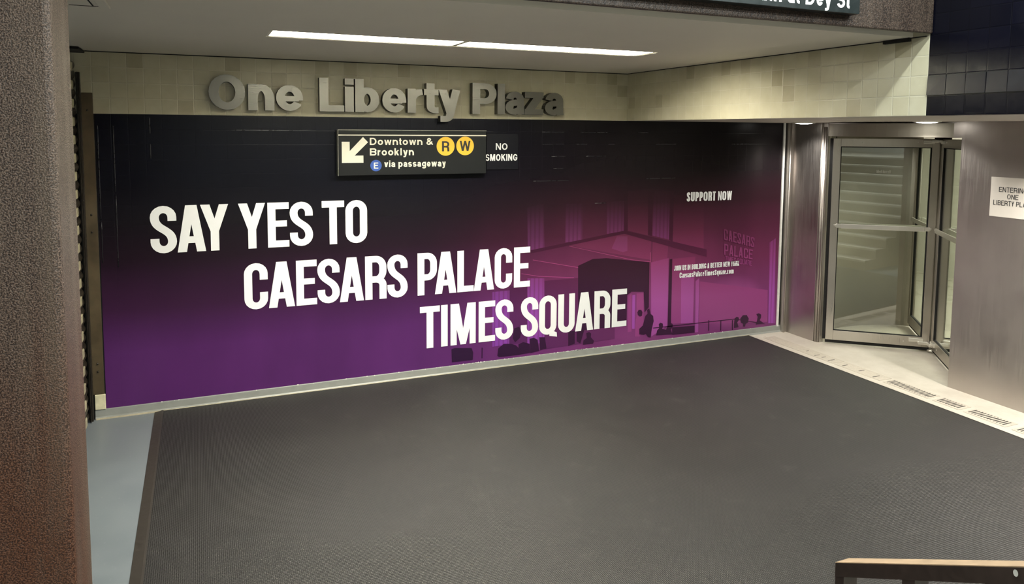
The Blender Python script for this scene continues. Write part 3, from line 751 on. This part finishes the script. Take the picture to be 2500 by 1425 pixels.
for i, (kk, pts) in enumerate(SHAPES):
    yy = -.0046-.0004*order[kk]-.00004*(i % 9)
    polyfill(m, pts, lambda u, v: (u, yy, v), kinds.index(kk))
m.build('printed_picture', [P_KINDS[k] for k in kinds], t, recalc=False)
on_wall = lambda u, v: (u, -.0078, v)
S1 = .062
q = spaced([('S', -.351, -.167), ('A', -.164, .04), ('Y', .004, .209), ('Y', .282, .487), ('E', .504, .671), ('S', .677, .861), ('T', .934, 1.119), ('O', 1.129, 1.312)], 1.240, .366, S1, .055)
flat(q, on_wall, 'slogan_first_line', M['white_ink'], t)
q = spaced([('C', .314, .496), ('A', .501, .707), ('E', .719, .886), ('S', .891, 1.074), ('A', 1.074, 1.278), ('R', 1.290, 1.475), ('S', 1.483, 1.663), ('P', 1.753, 1.931), ('A', 1.912, 2.113), ('L', 2.123, 2.279), ('A', 2.28, 2.479), ('C', 2.485, 2.66), ('E', 2.678, 2.842)], .741, .378, S1, .055)
flat(q, on_wall, 'slogan_second_line', M['white_ink'], t)
q = spaced([('T', 1.773, 1.957), ('I', 1.968, 2.032), ('M', 2.058, 2.3), ('E', 2.329, 2.492), ('S', 2.494, 2.675), ('S', 2.752, 2.932), ('Q', 2.942, 3.127), ('U', 3.144, 3.324), ('A', 3.331, 3.53), ('R', 3.54, 3.722), ('E', 3.741, 3.911)], .257, .380, S1, .055)
flat(q, on_wall, 'slogan_third_line', M['white_ink'], t)
flat(line('SUPPORT NOW', 4.604, 5.180, 1.487, .096, .215, .17, 1.0), on_wall, 'support_line', M['white_ink'], t)
flat(line('JOIN US IN BUILDING A BETTER NEW YORK', 4.471, 5.308, .775, .054, .195, .17, 1.0), on_wall, 'small_print_line', M['white_ink'], t)
flat(line('CaesarsPalaceTimesSquare.com', 4.540, 5.237, .696, .056, .20, .16, 1.0, .76), on_wall, 'web_address_line', M['white_ink'], t)
def bil(c, u0, u1):
    (a, b2, d, e) = c      # top-left, bottom-left, top-right, bottom-right
    def f(u, v):
        k = (u-u0)/(u1-u0); return tuple((b2[i]*(1-v)+a[i]*v)*(1-k)+(e[i]*(1-v)+d[i]*v)*k for i in (0, 1))
    return f
# thin ridges added along the tile joints to catch the lamps as glints
for xa, xb, z in ((2.951, 3.186, 2.1892), (3.361, 3.531, 2.1892), (3.544, 3.662, 2.1892), (4.007, 4.121, 2.1892), (2.952, 3.188, 2.0749), (3.306, 3.434, 2.0749), (3.669, 3.738, 2.0749), (3.056, 3.202, 1.9606), (3.423, 3.644, 1.9606), (3.078, 3.182, 1.8463), (2.871, 3.241, 1.732), (4.114, 4.459, 1.732), (3.53, 3.649, 1.5034), (4.212, 4.458, 2.0749), (5.16, 5.70, 2.0749), (.233, .861, 2.1892)):
    m = MB(); n = max(2, int((xb-xa)/.04)); rnd = random.Random(int(xa*100))
    P = [(xa+(xb-xa)*i/n, -.0042, z+rnd.uniform(-.0007, .0007)) for i in range(n+1)]
    m.tube(P, .0030, 0, 8); m.build('joint_glint', M['glint_ridge'], t)
for xa, za, zb in ((-.677, 2.19, 1.50), (-.676, 1.50, 1.19), (-.574, 2.20, 1.72), (-.574, 1.70, 1.15), (-.330, 2.28, 2.16), (-.330, 2.08, 1.97), (-.677, 2.215, 2.185), (-.574, 2.215, 2.185)):
    m = MB(); n = 6; rnd = random.Random(int(za*100))
    m.tube([(xa+rnd.uniform(-.0008, .0008), -.0042, za+(zb-za)*i/n) for i in range(n+1)], .0030, 0, 8); m.build('joint_glint', M['glint_ridge'], t)
q = []
for txt, c in (('CAESARS', ((5.085, 1.185), (5.095, 1.066), (5.505, 1.068), (5.50, .962))), ('PALACE', ((5.10, 1.025), (5.105, .905), (5.488, .935), (5.486, .832))), ('TIMES SQUARE', ((5.12, .893), (5.12, .838), (5.483, .815), (5.48, .762)))):
    fn = bil(c, 0., 1.)
    q += [[fn(u, v) for u, v in qd] for qd in line(txt, 0., 1., 0., 1., .040 if len(txt) < 8 else .022, .13, 1.0)]
flat(q, on_wall, 'pictured_building_letters', P_KINDS['M2'], t)

# ---------------------------------------------------------------- One Liberty Plaza letters
CAPB, CAPH = 2.345, .272
ORD = [('O', .086, .352, 'One'), ('n', .372, .569, 'One'), ('e', .582, .79, 'One'), ('L', .919, 1.117, 'Liberty'), ('i', 1.125, 1.195, 'Liberty'), ('b', 1.208, 1.409, 'Liberty'), ('e', 1.434, 1.639, 'Liberty'), ('r', 1.652, 1.788, 'Liberty'), ('t', 1.796, 1.926, 'Liberty'), ('y', 1.926, 2.125, 'Liberty'), ('P', 2.238, 2.466, 'Plaza'), ('l', 2.478, 2.545, 'Plaza'), ('a', 2.553, 2.738, 'Plaza'), ('z', 2.743, 2.93, 'Plaza'), ('a', 2.946, 3.135, 'Plaza')]
for i, (c, x0, x1, word) in enumerate(ORD):
    if c == 'a': lab = 'raised steel lowercase letter a in the word Plaza, ' + ('after the l' if i == 12 else 'last of all')
    elif c == 'e': lab = 'raised steel lowercase letter e ending the word One' if word == 'One' else 'raised steel lowercase letter e in the middle of the word Liberty'
    elif c in 'OLP': lab = 'raised steel capital letter %s starting the word %s' % (c, word)
    else: lab = 'raised steel lowercase letter %s in the word %s' % (c, word)
    m = MB(); y0, y1 = -.080, -.0062
    stem = .072 if c not in 'e' else .066
    P, T, E = union(glyph(c, x1-x0, CAPH, stem, .052 if c != 'O' else .056, 9., .205)); n = len(P)
    P = [(x0+u, v+CAPB) for u, v in P]
    m.add([(u, y0, v) for u, v in P], T, 0)
    m.add([(u, y0, v) for u, v in P]+[(u, y1, v) for u, v in P], [[a, b2, n+b2, n+a] for a, b2 in E], 1)
    m.add([(u, y1, v) for u, v in P], [f[::-1] for f in T], 1)
    o = m.build('metal_letter', [M['letter'], M['letter_side']], None, recalc=False)
    tag(o, lab + ' on the cream tiles', 'letter', 'raised metal letters over the wrap')

# ---------------------------------------------------------------- signs
t = empty('direction_sign', (1.715, -.045, 1.818))
tag(t, 'charcoal direction sign with white arrow, two yellow discs and a blue disc', 'sign')
m = MB(); m.box(1.064, 2.368, -.080, -.008, 1.818, 2.196, 0, .003); m.build('panel', M['sign'], t)
m = MB(); m.box(1.062, 2.370, -.0825, -.077, 2.1945, 2.199); m.box(1.0605, 1.0645, -.0825, -.010, 1.816, 2.199); m.build('edge_highlight', M['sign_edge_lit'], t)  # highlight built in: pale strips where light hits the top and left edges
yf = -.0812; on_s = lambda u, v: (u, yf, v)
flat([rect(1.066, 2.367, 2.1495, 2.1585)], on_s, 'stripe', M['cream_ink'], t)
m = MB(); polyfill(m, [(1.092, 2.099), (1.157, 2.099), (1.157, 2.022), (1.268, 2.138), (1.310, 2.095), (1.197, 1.984), (1.270, 1.984), (1.270, 1.924), (1.092, 1.924)], on_s); m.build('arrow', M['cream_ink'], t, recalc=False)
flat(line('Downtown &', 1.325, 1.872, 2.072, .060, .21, .18), on_s, 'destination_text', M['cream_ink'], t)
flat(line('Brooklyn', 1.325, 1.704, 1.984, .060, .21, .18), on_s, 'second_destination_text', M['cream_ink'], t)
flat(line('via passageway', 1.446, 1.990, 1.885, .056, .21, .18, 9., .74), on_s, 'passageway_text', M['cream_ink'], t)
yd = -.0808; on_d = lambda u, v: (u, yd, v); on_t = lambda u, v: (u, yd-.0006, v)
for c, cx, cz, r, mt, ink in (('R', 1.989, 2.060, .082, 'yellow', 'black_ink'), ('W', 2.169, 2.063, .082, 'yellow', 'black_ink'), ('E', 1.376, 1.899, .048, 'blue', 'cream_ink')):
    m = MB(); polyfill(m, disc(cx, cz, r), on_d); d = m.build('route_disc', M[mt], t, recalc=False)
    d['label'] = {'R': 'yellow disc with a black R', 'W': 'yellow disc with a black W', 'E': 'blue disc with a white E'}[c]
    hh = r*1.08; ww = {'R': .82, 'W': 1.22, 'E': .78}[c]*r
    o = flat([[(cx-ww/2+u, cz-hh/2+v) for u, v in qd] for qd in glyph(c, ww, hh, hh*.205, hh*.165, 9., .7)], on_t, 'route_letter', M[ink], d)
t = empty('smoking_sign', (2.555, -.01, 1.846))
tag(t, 'small navy NO SMOKING plate just right of the direction sign', 'sign')
m = MB(); m.box(2.400, 2.711, -.012, -.006, 1.846, 2.172, 0, .002); m.build('plate', M['navy'], t)
on_n = lambda u, v: (u, -.0128, v)
flat(line('NO', 2.487, 2.603, 2.025, .060, .20, .16), on_n, 'first_line', M['white_ink'], t)
flat(line('SMOKING', 2.388, 2.703, 1.926, .060, .20, .16), on_n, 'second_line', M['white_ink'], t)
t = empty('street_sign', (2.4, -3.28, 2.822))
tag(t, 'long black overhead sign on the brown beam, reading at Dey St', 'sign')
m = MB(); m.box(1.45, 3.224, -3.312, -3.252, 2.823, 3.06, 0, .002); m.build('panel', M['sign2'], t)
on_o = lambda u, v: (u, -3.3132, v)
flat(line('South at Dey St', 2.42, 3.150, 2.8475, .082, .2, .165), on_o, 'street_text', M['white_ink'], t)
t = empty('paper_notice', (XP-.003, -2.40, 1.535))
tag(t, 'white paper notice on the steel panel, ENTERING ONE LIBERTY PLAZA', 'notice')
m = MB(); m.box(XP-.004, XP-.0008, -2.60, -2.240, 1.533, 1.853); m.build('paper', M['paper'], t)
on_p = lambda u, v: (XP-.0048, -u, v)
flat(line('ENTERING', 2.308, 2.532, 1.735, .040, .13, .13), on_p, 'first_line', M['text_grey'], t)
flat(line('ONE', 2.376, 2.465, 1.681, .040, .13, .13), on_p, 'second_line', M['text_grey'], t)
flat(line('LIBERTY PLAZA', 2.268, 2.580, 1.627, .040, .13, .13), on_p, 'third_line', M['text_grey'], t)

# ---------------------------------------------------------------- revolving door
DC = Vector((6.768, -1.197)); t = empty('revolving_door', (DC.x, DC.y, 0.0))
tag(t, 'four-leaf glass and steel revolving door standing between the steel panels', 'revolving door')
def curve_wall(a0, a1, r0, r1, z0, z1, n=40):
    m = MB(); rings = []
    for i in range(n+1):
        a = math.radians(a0+(a1-a0)*i/n); c, s = math.cos(a), math.sin(a)
        rings.append([(DC.x+r*c, DC.y+r*s, z) for r, z in ((r0, z0), (r1, z0), (r1, z1), (r0, z1))])
    vs = [p for r in rings for p in r]
    m.add(vs, [[i*4+k, i*4+(k+1) % 4, i*4+4+(k+1) % 4, i*4+4+k] for i in range(n) for k in range(4)], 0, True)
    m.add(vs, [[3, 2, 1, 0], [n*4+k for k in range(4)]], 0)
    return m
curve_wall(132.5, 47, 1.050, 1.075, .001, 2.30).build('drum_wall', M['drum'], t)
curve_wall(-132.5, -47, 1.050, 1.075, .001, 2.30).build('drum_wall', M['drum'], t)
m = curve_wall(109.5, 110.2, 1.046, 1.0505, .001, 2.165, 2); m.build('drum_seam', M['black'], t)
m = MB(); n = 64
vs = [(DC.x+1.05*math.cos(2*math.pi*i/n), DC.y+1.05*math.sin(2*math.pi*i/n), z) for z in (2.168, 2.29) for i in range(n)]
m.add(vs, [list(range(n)), [n+i for i in range(n)]]+[[i, (i+1) % n, n+(i+1) % n, n+i] for i in range(n)]); m.build('drum_ceiling', M['drum'], t)
m = MB(); m.cyl(DC.x, DC.y, .021, .03, 2.165); m.build('centre_shaft', M['bright'], t)
W0, W1, Z0, Z1 = .030, 1.000, .050, 2.145
for k, ang in enumerate((140.0, 230.0, 50.0, -40.0)):
    d = Vector((math.cos(math.radians(ang)), math.sin(math.radians(ang)))); nn = Vector((-d.y, d.x))
    def wbox(m, r0, r1, z0, z1, h, off=0., bev=.002): m.obox(DC+d*((r0+r1)/2)+nn*off, d, (r1-r0)/2, h, z0, z1, 0, bev)
    m = MB()
    wbox(m, W0, W0+.068, Z0, Z1, .022); wbox(m, W1-.072, W1, Z0, Z1, .022); wbox(m, W0+.068, W1-.072, Z1-.082, Z1, .022); wbox(m, W0+.068, W1-.072, Z0, Z0+.100, .022)
    leaf = m.build('door_leaf', M['frame'], t)
    m = MB()
    for zz0, zz1 in ((Z0+.1005, Z0+.107), (Z1-.0905, Z1-.0825)): wbox(m, W0+.068, W1-.072, zz0, zz1, .012)
    for rr0 in (W0+.0685, W1-.0805): wbox(m, rr0, rr0+.008, Z0+.10, Z1-.082, .014)
    m.build('gasket', M['black'], leaf)
    m = MB(); wbox(m, W0+.07, W1-.074, Z0+.105, Z1-.088, .004, 0., 0.); m.build('glass_pane', M['glass'], leaf)
    m = MB(); wbox(m, W1-.001, W1+.030, Z0, Z1, .004); wbox(m, W0, W1, Z0-.035, Z0+.001, .004); m.build('weather_sweep', M['black'], leaf)
    for sgn in (1, -1):
        m = MB()
        wbox(m, .135, W1-.100, 1.226, 1.274, .005, sgn*.058, .003)
        wbox(m, W1-.102, W1-.055, 1.230, 1.270, .004, sgn*.042, .002); wbox(m, .085, .137, 1.230, 1.270, .004, sgn*.042, .002)
        for rr0 in (W1-.060, .078): wbox(m, rr0, rr0+.014, 1.240, 1.262, .018, sgn*.036, .002)
        m.build('push_bar', M['bright'], leaf)
        m = MB()
        for rr0, zz in ((W1-.045, 1.253), (W0+.035, 1.253), (W0+.23, Z0+.045), (W1-.28, Z1-.04), (W0+.19, Z1-.03)): wbox(m, rr0, rr0+.012, zz-.006, zz+.006, .003, sgn*.023, .002)
        m.build('screw_heads', M['bright'], leaf)
        m = MB(); wbox(m, W0+.06, W0+.19, Z0+.050, Z0+.088, .010, sgn*.031, .004); wbox(m, W0-.02, W0+.11, Z0+.030, Z0+.062, .016, sgn*.042, .006)
        wbox(m, W0+.05, W0+.15, Z1-.046, Z1-.012, .010, sgn*.031, .004); wbox(m, W0-.02, W0+.075, Z1-.034, Z1-.006, .015, sgn*.036, .005)
        m.build('pivot_bracket', M['bright'], leaf)
    if k == 0:
        # the word etched on the far side of the glass, seen back to front
        c0 = DC+d*.52+nn*.0052
        def on_g(u, v): p = c0+d*(u-.065); return (p.x, p.y, 1.80+v)
        flat(line('Brookfield', 0., .13, 0., .030, .17, .15), on_g, 'etched_word', M['etched'], leaf)
m = MB(); m.cyl(DC.x, DC.y, .075, 2.142, 2.166, 0, 24); m.build('top_bearing', M['black'], t)
m = MB(); m.cyl(DC.x, DC.y, .045, .004, .032, 0, 24); m.build('floor_pivot', M['bright'], t)

# ---------------------------------------------------------------- mat and drain grates
t = empty('floor_mat', (2.54, -2.3, 0.0))
tag(t, 'large dark ribbed rubber mat covering the alcove floor', 'mat')
m = MB(); m.box(-.300, 5.425, -4.70, -.045, .0, .010); m.build('ribbed_field', M['rubber'], t)
m = MB(); m.prism([(-.362, .001), (-.362, .003), (-.310, .0115), (-.299, .0115), (-.299, .001)], lambda x, z: (x, -4.70, z), lambda x, z: (x, -.034, z))
m.build('border_strip', M['rubber_edge'], t)
m = MB(); m.prism([(5.447, .0015), (5.447, .004), (5.432, .0115), (5.424, .0115), (5.424, .0015)], lambda x, z: (x, -4.70, z), lambda x, z: (x, -.045, z))
m.build('border_strip', M['rubber_edge'], t)
segs = [(-.16, -.66, 0), (-.68, -1.10, 0), (-1.12, -1.63, 0), (-1.66, -2.10, 1), (-2.14, -2.37, 1), (-2.41, -2.74, 1), (-2.79, -3.25, 1)]
GL = ('drain grate nearest the wrapped wall, clogged with old paint', 'painted-over drain grate in front of the steel jamb, next from the wrapped wall', 'half-clogged drain grate in front of the door opening', 'open slotted drain grate just left of the big steel panel corner', 'short slotted drain grate under the big steel panel corner', 'slotted drain grate in front of the big steel panel, fully in view', 'drain grate cut by the right edge of the photo')
for i, (ya, yb, opn) in enumerate(segs):
    m = MB(); x0, x1 = 5.535, 5.690
    m.box(x0, x1, yb, ya, .0011, .0045, 0, .001)
    y = ya-.02; rnd = random.Random(i)
    while y > yb+.02:
        if opn or rnd.random() < .22:
            xa, xb2 = (x0+.025, x1-.025) if opn else (x0+rnd.uniform(.02, .07), x1-rnd.uniform(.02, .07))
            m.add([(xa, y, .0049), (xa, y-.011, .0049), (xb2, y-.011, .0049), (xb2, y, .0049)], [[0, 1, 2, 3]], 1)
        y -= .0245
    o = m.build('drain_grate', [M['grate'], M['slot']], None)
    tag(o, GL[i], 'drain grate', 'drain grates along the threshold')

# ---------------------------------------------------------------- rolling gate at the left
t = empty('rolling_gate', (-.80, -.6, 0.))
tag(t, 'dark interlocking rolling gate curtain seen edge-on behind the column', 'gate')
m = MB(); zs = []; P = []
for i in range(40):
    z = .02+.0665*i
    for j in range(6):
        P.append((-.812+.014*math.sin(math.pi*j/6), z+.0665*j/6))
n = len(P)
m.add([(x, -.075, z) for x, z in P]+[(x, -1.30, z) for x, z in P], [[i, i+1, n+i+1, n+i] for i in range(n-1)], 0, False)
m.build('curtain', M['curtain'], t)
for i in range(21):
    z = .05+.127*i
    m = MB(); m.box(-.800, -.786, -.345, -.265, z, z+.064, 0, .006); m.build('end_lock', M['endlock'], t)
m = MB()
m.box(-.700, -.776, -.012, -.0065, .19, 2.455, 0, .001)
m.box(-.782, -.774, -.060, -.008, .0, 2.60, 1); m.box(-.800, -.795, -.050, -.008, .0, 2.60, 1); m.box(-.787, -.7845, -.090, -.04, .0, 2.60, 1)
m.box(-.87, -.835, -.065, -.008, .0, 2.72, 1)
for z in (2.32, 1.55, 1.42, .42, .36): m.cyl(-.738, -.0125, .006, z, z+.012, 1, 10)
o = m.build('gate_guide_rail', [M['brown'], M['brown_dark']]); tag(o, 'tall brown metal guide rail fixed at the left end of the wrap', 'guide rail')
m = MB(); m.box(-.765, -.6935, -.020, -.0065, .0715, .188, 0, .004); tag(m.build('filler_block', M['stub']), 'small bare cream block under the brown guide rail, on the curb', 'block')
m = MB(); m.box(-1.5, -.74, -.30, -.01, ZC-.020, ZC-.003, 0, .004); m.box(-1.5, -.80, -1.4, -.30, ZC-.020, ZC-.003)  # black plates drawn for the dark hole of the gate housing
tag(m.build('gate_gap_plate', M['black']), 'black plate standing in for the dark gate housing hole in the left corner', 'gate header')

# ---------------------------------------------------------------- stair railing at the lower right
t = empty('stair_railing', (1.64, -4.77, 0.0))
tag(t, 'dark brown stair railing with a worn tan top, bottom right corner', 'railing')
SL = .5465
zt = lambda y: 1.0+(-4.767-y)*SL
X0, X1 = 1.614, 1.666
def slope_box(m, y0, y1, d0, d1, mi=0):
    m.prism([(X0, d0), (X1, d0), (X1, d1), (X0, d1)], lambda x, d: (x, y0, zt(y0)+d), lambda x, d: (x, y1, zt(y1)+d), mi)
m = MB(); slope_box(m, -4.767, -7.2, -.0415, -.001); m.build('top_rail', M['railing'], t)
m = MB(); slope_box(m, -4.7665, -7.2, -.001, .0015); m.build('rail_cap', M['railtop'], t)
y = -4.767; k = 0
while y > -7.1:
    m = MB(); y1 = y-(.030 if k == 0 else .036)
    prof = [(y-.0008, zt(y)-.04), (y-.0008, max(.157*max(0, math.floor((-4.80-y)/.29)+1), 0)), (y1, max(.157*max(0, math.floor((-4.80-y1)/.29)+1), 0)), (y1, zt(y1)-.04)]
    m.prism(prof, lambda a, z: (X0+.0008, a, z), lambda a, z: (X1-.0008, a, z)); m.build('post' if k == 0 else 'baluster', M['railing'], t)
    y -= .207; k += 1
m = MB(); yy = -5.247; polyfill(m, [(yy+.0055*math.cos(a*.524), zt(yy)-.014+.008*math.sin(a*.524)) for a in range(12)], lambda u, v: (X0-.0006, u, v)); m.build('paint_spot', M['glue'], t)['label'] = 'white paint spot'
